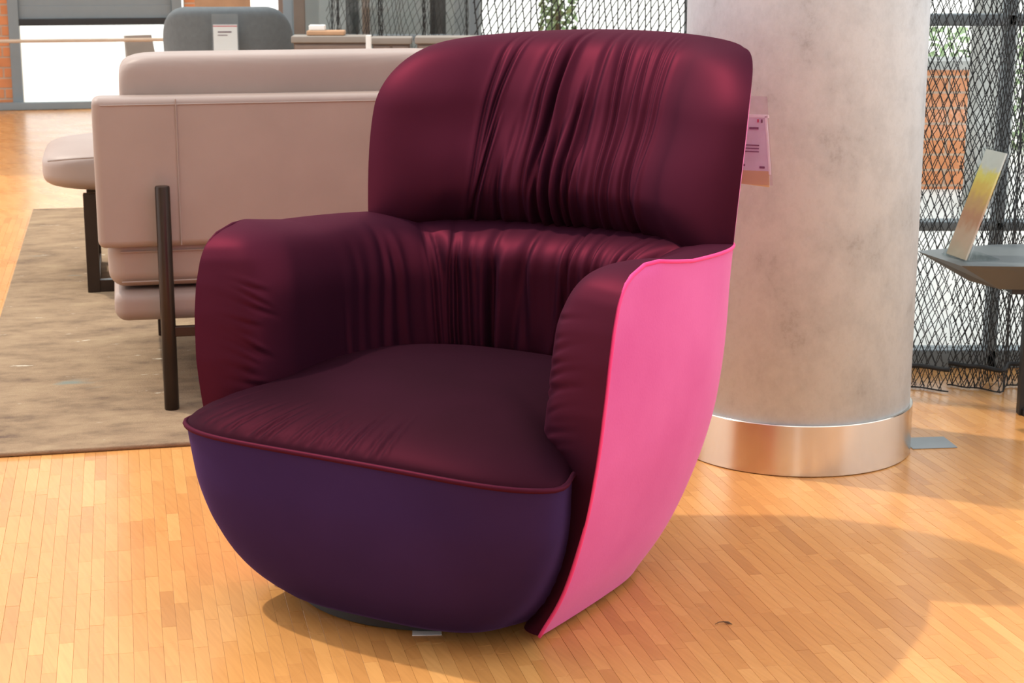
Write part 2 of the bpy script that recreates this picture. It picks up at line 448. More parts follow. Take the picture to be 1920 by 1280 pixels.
def shell(tau, z):
    tau = np.asarray(tau, float); z = np.asarray(z, float); tau, z = np.broadcast_arrays(tau, z)
    a = a_of(z); bb = b_of(z); yf = np.where(z > ZR, yf_of(np.full_like(z, ZR)), yf_of(z))
    phi = np.pi / 2 * (1 - np.clip(np.abs(tau) / TA, 0, 1))
    s_ = np.sin(phi); c_ = np.cos(phi)
    rr = (np.abs(c_) ** NSE + np.abs(s_) ** NSE) ** (-1 / NSE)
    u = a * rr * c_; y = bb * rr * s_
    k = np.clip((np.abs(tau) - TA) / (1 - TA), 0, 1)
    y = np.where(np.abs(tau) > TA, yf * k, y); u = np.where(np.abs(tau) > TA, a * (1 - .03 * k ** 2), u)
    return np.stack([np.sign(tau) * u, y, z + 0 * u], -1)
def inward(tau, z):
    e = 2e-3
    t0 = np.clip(tau - e, -1, 1); t1 = np.clip(tau + e, -1, 1)
    d = shell(t1, z) - shell(t0, z); d[..., 2] = 0
    n = np.stack([d[..., 1], -d[..., 0], 0 * d[..., 0]], -1)
    n /= np.linalg.norm(n, axis=-1, keepdims=True) + 1e-12
    # inward points to the axis
    P = shell(tau, z); toward = -P[..., 0] * n[..., 0] - (P[..., 1] - .02) * n[..., 1]
    # orientation is constant along the curve
    return n if np.median(toward) > 0 else -n
def roll(d, R, p=2.3):
    x = np.clip(d / R, 0, 1); return (1 - (1 - x) ** p) ** (1 / p)

def folds(s, q, lst):
    h = np.zeros_like(s)
    for (c, w, d, tilt, q0, q1, curve) in lst:
        x = (s - c - tilt * (q - .5) - curve * (q - .5) ** 2) / w
        env = sstep(q0 - .12, q0 + .12, q) * (1 - sstep(q1 - .15, q1 + .15, q))
        h += d * env * (-1.0 * np.exp(-x * x) + .75 * np.exp(-((x - 1.7) / 1.1) ** 2) + .35 * np.exp(-((x + 2.0) / 1.4) ** 2))
    return h

# head cushion extent
TH = 0.375; ZH0 = .585; ZH1 = .918
def head_tau(a, q):
    z = ZH0 + q * (ZH1 - ZH0)
    Rc = .125; dz = np.clip(z - (ZH1 - Rc), 0, Rc); wcut = (Rc - np.sqrt(np.maximum(Rc * Rc - dz * dz, 0))) / .44
    tw = TH * (1 + .03 * (1 - q)) * (1 - wcut) + .012 * np.sin(np.pi * np.clip(q, 0, 1))
    return a * tw
def head_z(a, q):
    return ZH0 + q * (ZH1 - ZH0) + .018 * (1 - a ** 2) * sstep(.4, 1, q) + .012 * (np.abs(a) ** 2) * (1 - sstep(0, .5, q)) * -1

# 1 shell
nt_, nv_ = 180, 60
taus = np.linspace(-1, 1, nt_); vv = np.linspace(0, 1, nv_)
T_, V_ = np.meshgrid(taus, vv, indexing='ij')
Z_ = .012 + V_ * (zr(T_) - .012)
me = grid_mesh('outer_shell', shell(T_, Z_))
mbv = [tuple(v.co) for v in me.vertices]; mbf = [tuple(p.vertices) for p in me.polygons]
bpy.data.meshes.remove(me)
A_, Q_ = np.meshgrid(np.linspace(-1, 1, 121), np.linspace(-.0, 1, 50), indexing='ij')
P = shell(head_tau(A_, Q_), head_z(A_, Q_))
nb_ = len(mbv); nu, nv = P.shape[:2]
mbv += [tuple(x) for x in P.reshape(-1, 3)]
mbf += [(nb_ + i * nv + j, nb_ + (i + 1) * nv + j, nb_ + (i + 1) * nv + j + 1, nb_ + i * nv + j + 1) for i in range(nu - 1) for j in range(nv - 1)]
# underside
bt = shell(taus, np.full_like(taus, .012))
nb_ = len(mbv); mbv += [tuple(x) for x in bt] + [(0, 0, .045)]
mbf += [(nb_ + i, nb_ + i + 1, nb_ + nt_) for i in range(nt_ - 1)]
mb = MB(); mb.v = mbv; mb.f = mbf
sh = mb.build('outer_shell', 'pink', chair, smooth=True)
sh['label'] = 'bright pink velvet outer shell'

# 2 piping along the shell edge: up the front edges and along the arm rims
def piping_path(sign):
    pts = []
    for z in np.linspace(.012, ZR, 60): pts.append(shell(np.array(sign * 1.0), np.array(z)))
    for t in np.linspace(1.0, TH - .02, 60)[1:]: pts.append(shell(np.array(sign * t), zr(np.array(t))))
    return [Vector(p) for p in pts]
for sgn in (-1, 1):
    MB().tube(piping_path(sgn), .0034, 8).build('piping', 'piping' if sgn > 0 else 'velvet', sh, smooth=True)

# 3 arm and back padding
def cluster(n, k=.5):
    x = np.linspace(0, 1, n); return x
def edge_samples(n):   # dense near both ends
    x = np.linspace(-1, 1, n); return np.sign(x) * (1 - (1 - np.abs(x)) ** 1.7)
taus = edge_samples(520)
qq = 1 - (1 - np.linspace(0, 1, 170)) ** 1.8
T_, Q_ = np.meshgrid(taus, qq, indexing='ij')
Z_ = .014 + Q_ * (zr(T_) - .014)
S = shell(T_, Z_); N = inward(T_, Z_)
yfz = yf_of(Z_)
d_front = np.where(np.abs(T_) > TA, S[..., 1] - yfz, .5)
d_top = zr(T_) - Z_
zone = 1 - sstep(TH - .10, TH + .02, np.abs(T_))       # under the head cushion
Tmax = .142 + .040 * (1 - sstep(.15, .5, np.abs(T_)))
low = sstep(.15, .36, Z_)
Tmax = Tmax * low + .050 * (1 - low)
rt = np.maximum(roll(d_top, .12), zone * (.22 + .78 * roll(d_top, .065)))
rf = roll(d_front, .105 * low + .06 * (1 - low))
# arc position for the folds
arc = T_ * .95
blist = []
for k in range(19):
    c = -.33 + .70 * (k + random.uniform(-.45, .45)) / 18
    big = random.choice([.5, .8, 1.0, 1.5])
    blist.append((c, random.uniform(.006, .013), .0105 * big * (1 if abs(c) < .30 else .6), random.uniform(-.01, .05), random.choice([-.3, .0, .25]), random.choice([.75, 1.3, 1.3, 1.3]), random.uniform(-.06, .04)))
qv = np.clip((Z_ - .28) / (ZR - .28), 0, 1)
h = folds(arc, qv, blist) * sstep(.26, .34, Z_)
# creases where arms turn into the back
cl = []
for sgn in (-1, 1):
    for k in range(5):
        cl.append((sgn * (.42 + .035 * k + random.uniform(-.01, .01)), random.uniform(.008, .016), random.uniform(.002, .007), random.uniform(-.03, .03) - sgn * .03, random.choice([-.2, .0]), random.uniform(.45, .9), 0))
h += folds(arc, qv, cl) * sstep(.26, .34, Z_)
# short gathers along the front edge of both arms
gz = np.zeros_like(Z_)
for sgn in (-1, 1):
    for k in range(26):
        z0 = .05 + .50 * (k + random.uniform(-.4, .4)) / 26; wd = random.uniform(.0035, .006); ln = random.uniform(.03, .08); amp = random.uniform(.003, .0065)
        sl = random.uniform(.3, 1.0)
        x = (Z_ - z0 + sl * (d_front - .03) * (1 if z0 > .2 else .3)) / wd
        env = sstep(.0, .005, d_front) * (1 - sstep(ln * .35, ln * .9, d_front)) * (np.sign(T_) == sgn)
        gz += amp * env * (-np.exp(-x * x) + .6 * np.exp(-((x - 1.8) / 1.2) ** 2))
Tt = np.maximum(Tmax * rt * rf + (h + gz) * np.minimum(1, rt * rf * 1.5), 0)
P = S + N * Tt[..., None]
P[..., 2] += .010 * np.exp(-((d_top - .03) / .03) ** 2) * (1 - zone) * rf
P[..., 1] -= .020 * np.exp(-((d_front - .03) / .028) ** 2) * rt * (.35 + .65 * low)
me = grid_mesh('arm_and_back_padding', P)
mesh_obj('arm_and_back_padding', me, 'velvet', chair, smooth=True)

# 4 head cushion
aa = edge_samples(420); qh = .5 * (1 + edge_samples(200))
A_, Q_ = np.meshgrid(aa, qh, indexing='ij')
T_ = head_tau(A_, Q_); Z_ = head_z(A_, Q_)
S = shell(T_, Z_); N = inward(T_, Z_)
halfw = .50
ds = (1 - np.abs(A_)) * halfw; dt = (1 - Q_) * (ZH1 - ZH0); dbm = Q_ * (ZH1 - ZH0)
Tm = .105 + .03 * (1 - A_ ** 2)
prof = roll(ds, .13, 2.1) * roll(dt, .12, 2.1)
pinch = (.26 + .74 * roll(dbm, .075, 2.2)) * (1 + .16 * np.exp(-((dbm - .10) / .07) ** 2))
hl = []
for k in range(22):
    c = -.29 + .54 * (k + random.uniform(-.5, .5)) / 21
    big = random.choice([.45, .7, 1.0, 1.0, 1.9])
    hl.append((c, random.uniform(.006, .012), 0.0080 * big * (1 - .35 * abs(c) / .3), random.uniform(-.01, .055), -.3, random.choice([.35, .5, .7, .95, 1.3]), random.uniform(-.06, .03)))
h = folds(A_ * halfw, Q_, hl)
P = S + N * np.maximum(Tm * prof * pinch + h * np.minimum(1, prof * 1.3), 0)[..., None]
P[..., 2] -= .022 * np.exp(-(dbm / .035) ** 2) * prof
P[..., 2] += .010 * np.exp(-((dt - .03) / .03) ** 2) * roll(ds, .1)
me = grid_mesh('head_cushion', P)
mesh_obj('head_cushion', me, 'velvet', chair, smooth=True)

# 5 seat body (front bowl) and 6 seat cushion
ZW = .318
def seat_outline(th, ax, wf, wb, n=4.6):
    c_ = np.cos(th); s_ = np.sin(th)
    rr = (np.abs(c_) ** n + np.abs(s_) ** n) ** (-1 / n)
    x = ax * rr * c_; y = rr * s_; y = np.where(s_ < 0, y * wf, y * wb)
    neck = 1 - .13 * sstep(-.37, -.25, y)      # the body narrows where it tucks in between the arms
    return x * neck, y
def dip(x, y): return np.where(x > 0, .022, .006) * np.clip(np.abs(x) / .40, 0, 1) ** 3 * sstep(0, .3, -y)
th = np.linspace(0, 2 * np.pi, 240, endpoint=False)
zz = np.linspace(.026, ZW, 40)
def ax_of(z): return smooth_interp([0, .026, .06, .10, .16, .22, .32], [.27, .300, .335, .360, .383, .395, .400], z, .015)
def wf_of(z): return smooth_interp([0, .026, .06, .10, .16, .22, .32], [.31, .345, .378, .400, .418, .427, .430], z, .015)
def n_of(z): return np.interp(z, [.02, .32], [3.2, 4.6])
TH_, ZZ_ = np.meshgrid(th, zz, indexing='ij')
X, Y = seat_outline(TH_, ax_of(ZZ_), wf_of(ZZ_), .27, n_of(ZZ_))
wr = np.zeros_like(X)
P = np.stack([X, Y, ZZ_ - dip(X, Y) * ((ZZ_ - .026) / (ZW - .026)) ** 2], -1)
me = grid_mesh('seat_body', P, closed_u=True)
bm_v = [tuple(v.co) for v in me.vertices]; bm_f = [tuple(p.vertices) for p in me.polygons]; bpy.data.meshes.remove(me)
mb = MB(); mb.v = bm_v; mb.f = bm_f; mb.f.append(tuple(i * 40 for i in reversed(range(240))))
sb = mb.build('seat_body', 'velvet_base', chair, smooth=True)
rho = np.linspace(0, 1, 110) ** .8
TH_, R_ = np.meshgrid(np.linspace(0, 2 * np.pi, 480, endpoint=False), rho, indexing='ij')
X, Y = seat_outline(TH_, .400, .430, .27, 2.1 + 2.5 * R_ ** 3)
X = X * R_; Y = Y * R_
Zs = ZW + .085 * (1 - R_ ** 2.6) ** .62 - .02 * sstep(-.1, .27, Y)
# gathers next to the welt on the front-left part
arcs = (TH_ - 1.5 * np.pi)
gl = np.zeros_like(X)
for k in range(22):
    c = -1.0 + 1.25 * (k + random.uniform(-.4, .4)) / 22; wd = random.uniform(.006, .012); amp = random.uniform(.0018, .0042); ln = random.uniform(.10, .22)
    x = (arcs - c - .25 * (1 - R_)) / wd
    env = sstep(1 - ln - .1, 1 - ln * .6, R_) * (1 - sstep(.965, .995, R_))
    gl += amp * env * (-np.exp(-x * x) + .8 * np.exp(-((x - 1.6) / 1.1) ** 2))
Zs += gl - dip(X, Y)
P = np.stack([X, Y, Zs], -1)
me = grid_mesh('seat_cushion', P, closed_u=True, flip=True)
sc = mesh_obj('seat_cushion', me, 'velvet_seat_shaded', chair, smooth=True)
x, y = seat_outline(np.linspace(0, 2 * np.pi, 160, endpoint=False), .4015, .4315, .272)
MB().tube([(x[i], y[i], ZW + .001 - float(dip(x[i], y[i]))) for i in range(160)], .0045, 8, closed=True).build('welt', 'velvet', sc, smooth=True)

# 7 swivel base
MB().lathe([(.01, .0015), (.257, .0015), (.262, .003), (.262, .017), (.257, .021), (.06, .022), (.06, .04), (.01, .04)], 72, cx=-.03, cy=-.062, cap=True).build('swivel_base', 'black', chair, smooth=True)
chair.children[-1].modifiers.new('es', 'EDGE_SPLIT').split_angle = math.radians(40)

# ------------------------------------------------------------------ taupe leather sofa (seen from behind)
sofa = empty('leather_sofa', (0, 0, 0), RA)
sofa.location = W(.72, 4.14); 
tag(sofa, 'taupe leather sofa on dark bronze legs seen from behind the armchair', 'sofa')
# local frame of the sofa: x along its length, y away from the camera
SX0, SX1 = -.79, .80
def slab(name, x0, x1, y0, y1, z0, z1, r, mat, parent, puff=0.0, nx=14, ny=8):
    """rounded upholstered block with a slight crown on every face"""
    mb = MB().box(x0, x1, y0, y1, z0, z1)
    o = mb.build(name, mat, parent, bevel=r, seg=5)
    return o
def cushion(name, x0, x1, y0, y1, z0, z1, mat, parent, n=7.0, crown=.012, nu=96, nv=40, nz=None):
    """pillow-like block: superellipsoid, long axis x"""
    cx, cy, cz = (x0 + x1) / 2, (y0 + y1) / 2, (z0 + z1) / 2
    ax_, ay_, az_ = (x1 - x0) / 2, (y1 - y0) / 2, (z1 - z0) / 2
    nz = nz or n
    th = np.linspace(0, 2 * np.pi, nu, endpoint=False); ph = np.linspace(-np.pi / 2, np.pi / 2, nv)
    T, Pp = np.meshgrid(th, ph, indexing='ij')
    c, s_ = np.cos(T), np.sin(T); cp, sp = np.cos(Pp), np.sin(Pp)
    # direction on a box-like ball
    D = np.stack([c * cp, s_ * cp, sp], -1)
    sx_ = np.stack([np.full_like(c, ax_), np.full_like(c, ay_), np.full_like(c, az_)], -1)
    Dd = D * sx_
    m_ = (np.abs(Dd[..., 0] / ax_) ** n + np.abs(Dd[..., 1] / ay_) ** n + np.abs(Dd[..., 2] / az_) ** nz) ** (-1 / n)
    Pt = Dd * m_[..., None]
    Pt += np.array([cx, cy, cz])
    return mesh_obj(name, grid_mesh(name, Pt, closed_u=True), mat, parent, smooth=True)
bp_ = slab('back_panel', SX0, SX1, .035, .135, .400, .755, .018, 'leather', sofa)
MB().tube([(SX0 + .003 + .19, .033, .405), (SX0 + .003 + .19, .0335, .75)], .0018, 6).build('seam', 'leather', bp_)
MB().tube([(SX0 + .02, .034, .738), (SX1 - .02, .034, .738)], .0016, 6).build('seam', 'leather', bp_)
sc1 = slab('seat_cushion', SX0 + .02, SX1 - .02, .06, .88, .298, .425, .04, 'leather', sofa)
MB().tube([(SX0 + .05, .057, .388), (SX1 - .05, .057, .388)], .0022, 6).build('piping', 'leather', sc1)
MB().tube([(SX0 + .05, .057, .315), (SX1 - .05, .057, .315)], .0022, 6).build('piping', 'leather', sc1)
slab('seat_platform', SX0 + .03, SX1 - .03, .06, .92, .215, .292, .03, 'leather', sofa)
mid = (SX0 + SX1) / 2
for x0, x1 in ((SX0 + .065, mid + .12), (mid + .135, SX1 - .065)):
    bc = cushion('back_cushion', x0, x1, .12, .34, .44, .846, 'leather', sofa, n=12, nz=12, nu=160, nv=60)
    MB().tube([(x0 + .05 + (x1 - x0 - .10) * k / 20, .124 + .014 * abs(k / 10 - 1) ** 4, .815 + .0015 * math.sin(k * .9) - .012 * abs(k / 10 - 1) ** 8) for k in range(21)], .002, 6).build('seam', 'leather', bc)
for x in (SX0 + .153, SX1 - .153):
    lg = MB().lathe([(.0165, .0115), (.0175, .013), (.0175, .548), (.016, .551)], 24, cx=x, cy=0.0).build('leg', 'bronze', sofa, smooth=True)
    lg.modifiers.new('es', 'EDGE_SPLIT').split_angle = math.radians(40)
    MB().box(x - .012, x + .012, .83, .855, .0115, .215).build('leg', 'bronze', sofa, bevel=.002)
    MB().box(x - .010, x + .010, .01, .85, .196, .214).build('cross_rail', 'bronze', sofa, bevel=.002)
MB().box(SX0 + .16, SX1 - .16, -.008, .012, .190, .214).build('back_rail', 'bronze', sofa, bevel=.002)

# leather bench beyond the sofa
bench = empty('leather_bench', W(.52, 5.95), RA)
tag(bench, 'taupe leather bench on a dark sled leg beyond the left end of the sofa', 'bench')
cb = cushion('seat_pad', -.78, .78, -.34, .36, .315, .492, 'leather', bench, n=7, nz=4)
MB().tube([(-.755 + 1.51 * k / 30, -.335 + .01 * abs(k / 15 - 1) ** 6, .455 - .012 * abs(k / 15 - 1) ** 6) for k in range(31)], .003, 6).build('piping', 'leather', cb)
for x in (-.635, .635):
    fr = MB()
    fr.box(x - .02, x + .02, -.285, -.245, .0115, .33); fr.box(x - .02, x + .02, .245, .285, .0115, .33); fr.box(x - .02, x + .02, -.245, .245, .0115, .05)
    fr.build('sled_leg', 'bronze', bench, bevel=.002)
MB().box(-.62, .62, -.28, -.25, .0115, .05).build('foot_rail', 'bronze', bench, bevel=.002)

# ------------------------------------------------------------------ grey tub chair behind the sofa
tub = empty('tub_chair', (-1.375, 8.6, 0), math.radians(185))
tag(tub, 'dark grey upholstered tub chair with a price card behind the leather sofa', 'chair')
def tub_shell(offset, ztop_d):
    t = np.linspace(-1, 1, 90); v = np.linspace(0, 1, 30); T, V = np.meshgrid(t, v, indexing='ij')
    ph = T * np.pi * .62
    top = .50 + .285 * (1 - np.clip((np.abs(T) - .32) / .5, 0, 1) ** 2) - ztop_d
    z = .27 + V * (top - .27)
    r_ = .245 + .07 * V ** .7 - offset
    nse = 3.0; c_ = np.sin(ph); s_ = np.cos(ph)
    rr = (np.abs(c_) ** nse + np.abs(s_) ** nse) ** (-1 / nse)
    return np.stack([rr * r_ * c_, rr * (r_ * .92) * s_, z], -1)
Po = tub_shell(0, 0); Pi = tub_shell(.07, 0)[:, ::-1]; Pi[..., 2] = np.minimum(Pi[..., 2], 9)
# rounded lip between outer and inner faces
lip = []
for k in range(1, 8):
    a = math.pi * k / 8
    mcent = (Po[:, -1] + Pi[:, 0]) / 2; half = (Po[:, -1] - Pi[:, 0]) / 2
    L_ = mcent + half * math.cos(a); L_[:, 2] = Po[:, -1, 2] + .035 * math.sin(a); lip.append(L_[:, None])
Pall = np.concatenate([Po] + lip + [Pi], 1)
mesh_obj('back_shell', grid_mesh('back_shell', Pall), 'greyfab', tub, smooth=True)
cushion('seat', -.235, .235, -.25, .22, .27, .44, 'greyfab', tub, n=5, nz=3)
for sx_ in (-1, 1):
    for sy_ in (-1, 1):
        MB().tube([(sx_ * .15, sy_ * .14, .29), (sx_ * .22, sy_ * .20, .001)], [.016, .010], 12).build('leg', 'black', tub, smooth=True)
card = empty('price_card', (-1.345, 8.285, .585), math.radians(2))
tag(card, 'white price card in a clear sleeve hanging on the grey tub chair', 'price card')
MB().box(-.062, .062, -.006, -.003, .0, .205).build('sleeve', 'acrylic', card)
MB().box(-.056, .056, -.0025, -.0005, .004, .155).build('sheet', 'paper', card)
MB().box(-.056, .056, -.0032, -.0026, .146, .150).build('print_rule', 'redink', card)
MB().box(-.035, .030, -.0032, -.0026, .118, .124).build('print_line', 'ink', card)
MB().box(-.035, .010, -.0032, -.0026, .104, .108).build('print_line', 'ink', card)

# ------------------------------------------------------------------ price tag hanging behind the armchair's head cushion
pt = empty('price_tag', (.452, 3.28, .660), math.radians(-22))
tag(pt, 'lilac price tag with a tan foot hanging off the velvet armchair back', 'price tag')
def tilt_quad(mbx, x0, x1, z0, z1, y, slant=.0, th=.0012, drop=0.0):
    v_ = [(x0 + slant * 0, y, z0), (x1, y, z0 - drop), (x1 - slant, y, z1), (x0 - slant, y, z1)]
    v_ += [(a, b_ + th, c) for a, b_, c in v_]
    return mbx.add(v_, [(0, 1, 2, 3), (7, 6, 5, 4), (0, 4, 5, 1), (1, 5, 6, 2), (2, 6, 7, 3), (3, 7, 4, 0)])
tilt_quad(MB(), -.045, .043, .0, .166, -.003, .016, .001).build('sleeve', 'acrylic', pt)
tilt_quad(MB(), -.043, .034, .026, .126, .0, .011).build('card', 'lilac', pt)
tilt_quad(MB(), -.043, .036, .002, .026, .0, .001, drop=.006).build('foot_band', 'tan', pt)
tilt_quad(MB(), .0345, .0385, .020, .130, -.0005, .0115).build('white_edge', 'paper', pt)
tilt_quad(MB(), -.043, .031, .126, .1315, -.0005, .001).build('white_edge', 'paper', pt)
for (x0, x1, z0, z1, mt) in ((.009, .012, .117, .123, 'redink'), (.016, .019, .117, .123, 'ink'), (-.006, .012, .104, .108, 'ink'), (-.02, .014, .073, .075, 'ink'), (-.02, .014, .067, .069, 'ink'),
                             (-.02, .014, .061, .063, 'ink'), (-.018, -.012, .034, .038, 'ink'), (.016, .026, .031, .035, 'ink')):
    tilt_quad(MB(), x0, x1, z0, z1, -.0012, .0).build('print_mark', mt, pt)

# ------------------------------------------------------------------ low table at the right with acrylic leaflet stand
tb = empty('low_table', (1.35, 3.98, 0))
tag(tb, 'low black side table with chamfered top by the net curtain', 'side table')
def prism(top, bot, z1, z0):
    n = len(top); v_ = [(x, y, z1) for x, y in top] + [(x, y, z0) for x, y in bot]
    f_ = [tuple(range(n)), tuple(reversed(range(n, 2 * n)))] + [(i, n + i, n + (i + 1) % n, (i + 1) % n) for i in range(n)]
    return MB().add(v_, f_)
topo = [(-.40, .05), (-.345, -.145), (.40, -.20), (.55, .0), (.40, .22), (-.20, .14)]
boto = [(-.28, .03), (-.235, -.075), (.34, -.13), (.46, .0), (.34, .15), (-.15, .09)]
tt = prism([p for p in reversed(topo)][::-1], boto, .402, .335).build('table_top', 'tabletop', tb)
MB().box(-.20, .40, -.05, .10, .318, .335).build('mounting_plate', 'black', tb)
for x in (-.12, .32):
    MB().box(x - .012, x + .012, .06, .085, .001, .318).build('leg', 'black', tb)
MB().box(-.125, .33, .05, .095, .0005, .016).build('foot_bar', 'black', tb)

st = empty('leaflet_stand', (1.012, 3.94, .4025), math.radians(14))
tag(st, 'clear acrylic stand with a leaflet on the low side table', 'leaflet stand')
# slanting panel: bottom edge on the table, leaning to the right
def slant_plate(x_off, width_v, lean_v, y0, y1, thick, base=Vector((0, 0, 0))):
    # width runs along local y, the panel rises along lean_v
    up = Vector(lean_v); n_ = up.cross(Vector((0, 1, 0))).normalized() * thick
    b0 = base + Vector((x_off, y0, 0)); b1 = base + Vector((x_off, y1, 0))
    q_ = [b0, b1, b1 + up, b0 + up]
    v_ = q_ + [p + n_ for p in q_]
    return MB().add(v_, [(0, 1, 2, 3), (7, 6, 5, 4), (0, 4, 5, 1), (1, 5, 6, 2), (2, 6, 7, 3), (3, 7, 4, 0)])
LV = (.100, .02, .245)
slant_plate(0, None, LV, -.06, .045, .003).build('front_panel', 'acrylic', st)
slant_plate(.008, None, LV, -.06, .045, .003).build('back_panel', 'acrylic', st)
lf = slant_plate(.0045, None, tuple(Vector(LV) * .97), -.055, .04, .0012, Vector((.0008, 0, .002))).build('leaflet', 'print', st)
lf['label'] = 'printed leaflet in yellow and brown tones'
MB().box(-.005, .085, -.06, .045, .0005, .0035).build('foot', 'acrylic', st)

# floor cover
fc = MB().box(-.052, .052, -.044, .044, .0002, .0022).build('floor_cover', 'tile', bevel=.001, seg=1)
c1 = None
fc.location = (.945, 3.80, 0); fc.rotation_euler = (0, 0, RA - math.radians(6)); 
tag(fc, 'small square blue-grey floor cover set in the parquet', 'floor cover')

# scraps on the floor
def scrap(loc, rz, pts, r, label):
    o = MB().tube(pts, r, 6).build('dried_leaf_scrap', 'scrap', smooth=True); o.location = loc; o.rotation_euler = (0, 0, rz)
    tag(o, label, 'scrap'); return o
scrap((.353, 2.72, .0012), .2, [(-.016, 0, 0), (-.008, .004, .0015), (0, .003, .002), (.006, -.002, .002), (.012, -.006, 0)], [.0004, .0008, .0010, .0022, .0004], 'tiny dark dried scrap on the parquet in front of the pillar')

# paper slip under the chair
slip = MB().box(-.024, .024, -.02, .02, .0003, .0012).build('paper_slip', 'paper'); slip.location = (-.140, 2.690, 0); slip.rotation_euler = (0, 0, .05)
tag(slip, 'white paper slip poking out under the velvet armchair', 'paper')

# ------------------------------------------------------------------ net curtains
def net(path, z0, z1, du, dz, r, lean=0.0, wob=.12):
    """diamond net: path(s)->(x,y) for s in metres"""
    (fn, smin, smax) = path
    mb_v = []; mb_f = []
    nseg = max(2, int((z1 - z0) / (dz / 2)))
    for fam in (1, -1):
        slope = (du / dz) * fam + lean
        span = slope * (z1 - z0)
        s0 = smin - max(0, span) - du; s1 = smax - min(0, span) + du
        n = int((s1 - s0) / du)
        for i in range(n):
            sb_ = s0 + i * du; pts = []
            ph = random.uniform(0, 6.28)
            for k in range(nseg + 1):
                z = z0 + (z1 - z0) * k / nseg
                s_ = sb_ + slope * (z - z0) + wob * du * math.sin(ph + k * .9) + random.uniform(-.06, .06) * du
                if smin <= s_ <= smax:
                    x, y = fn(s_); pts.append((x, y + fam * r, z))
                else:
                    if len(pts) > 1: flush(mb_v, mb_f, pts, r)
                    pts = []
            if len(pts) > 1: flush(mb_v, mb_f, pts, r)
    return mb_v, mb_f
def flush(V, F, pts, r):
    o = len(V); n = len(pts)
    for (x, y, z) in pts:
        V.append((x + r, y, z)); V.append((x - .5 * r, y + .87 * r, z)); V.append((x - .5 * r, y - .87 * r, z))
    for i in range(n - 1):
        a = o + 3 * i
        for k in range(3):
            k2 = (k + 1) % 3; F.append((a + k, a + k2, a + 3 + k2, a + 3 + k))
def line_path(p0, p1, amp, period, phase=0.0):
    p0 = Vector(p0).to_2d(); p1 = Vector(p1).to_2d(); L = (p1 - p0).length; d = (p1 - p0) / L; nrm = Vector((-d.y, d.x))
    def fn(s):
        w = amp * (math.sin(2 * math.pi * s / period + phase) + .4 * math.sin(2 * math.pi * s / (period * .43) + 1.7 * phase))
        q_ = p0 + d * s + nrm * w
        return q_.x, q_.y
    return fn, 0.0, L
def curtain(label, path, z0, z1, du, dz, r, lean, hem=True, layers=1):
    root = empty('net_curtain', (0, 0, 0)); fn, a, b_ = path
    x, y = fn((a + b_) / 2); root.location = (x, y, 0)
    tag(root, label, 'curtain')
    V, F = net(path, z0, z1, du, dz, r, lean)
    if layers == 2:
        fn2 = lambda s_: (fn(s_ + .011)[0] - .011, fn(s_ * .93 + .05)[1] + .045)
        V2, F2 = net((fn2, a, b_), z0, z1, du * .82, dz * .9, r * .9, lean * -.6)
        o_ = len(V); V += V2; F += [tuple(i + o_ for i in f) for f in F2]
    V = [(p[0] - x, p[1] - y, p[2]) for p in V]
    mb = MB(); mb.v = V; mb.f = F
    o = mb.build('netting', 'net', root); o['kind'] = 'stuff'
    if hem:
        mb = MB(); mb.tube([(fn(a + (b_ - a) * k / 60)[0] - x, fn(a + (b_ - a) * k / 60)[1] - y, z0 + .058) for k in range(61)], .006, 6); mb.build('hem_cord', 'net', root, smooth=True)
        mb = MB(); mb.tube([(fn(a + (b_ - a) * k / 60)[0] - x, fn(a + (b_ - a) * k / 60)[1] - y, z0 + .002) for k in range(61)], .002, 6); mb.build('bottom_cord', 'net', root, smooth=True)
    return root
curtain('black net curtain panel hanging right behind the concrete pillar', line_path((.62, 4.33), (1.102, 4.27), .018, .31, .4), .003, 2.4, .0205, .050, .0014, .10, layers=2)
curtain('black net curtain panel gathered behind the low side table', line_path((1.118, 4.28), (1.75, 4.34), .034, .17, 1.0), .003, 2.4, .0150, .046, .0015, .12, layers=2)
curtain('black net curtain stretched across the bright window behind the armchair top', line_path((-.20, 8.75), (1.12, 8.9), .03, .7, .0), .01, 2.4, .034, .10, .0042, .28)
curtain('black net curtain gathered in folds behind the sideboards', line_path((-1.0, 9.15), (-.22, 8.78), .07, .26, .6), .01, 2.4, .0175, .075, .0016, .12)

# ------------------------------------------------------------------ glass front behind the curtains
def bar(name, mat, x0, x1, y0, y1, z0, z1, parent=None, bevel=.003):
    return MB().box(x0, x1, y0, y1, z0, z1).build(name, mat, parent, bevel=bevel, seg=1)
w2 = structure(empty('window_2', (1.3, 4.55, 0)), 'grey framed glass front behind the net curtains at the right')
for z0, z1 in ((.0, .05), (.37, .395), (.90, .93), (2.4, 2.46)):
    bar('transom', 'frame', -.74, 1.6, -.03, .03, z0, z1, w2)
for x in (-.72, -.02, .86): bar('mullion', 'frame', x - .012, x + .012, -.03, .03, 0, 2.46, w2)
for x0, x1 in ((-.70, -.04), (0, .84)):
    for z0, z1 in ((.05, .37), (.395, .90), (.93, 2.4)):
        bar('pane', 'glass', x0, x1, -.004, .004, z0, z1, w2, bevel=0)
w3 = structure(empty('window_3', (.4, 9.5, 0)), 'wide bright window behind the stretched net curtain')
for z0, z1 in ((.0, .06), (.60, .635), (2.4, 2.46)): bar('transom', 'frame', -1.6, .88, -.03, .03, z0, z1, w3)
for x in (-1.6, -.6, .55): bar('mullion', 'frame', x - .025, x + .025, -.03, .03, 0, 2.46, w3)
for x0, x1 in ((-1.57, -.63), (-.57, .52), (.58, .88)):
    for z0, z1 in ((.06, .60), (.635, 2.4)): bar('pane', 'glass', x0, x1, -.004, .004, z0, z1, w3, bevel=0)

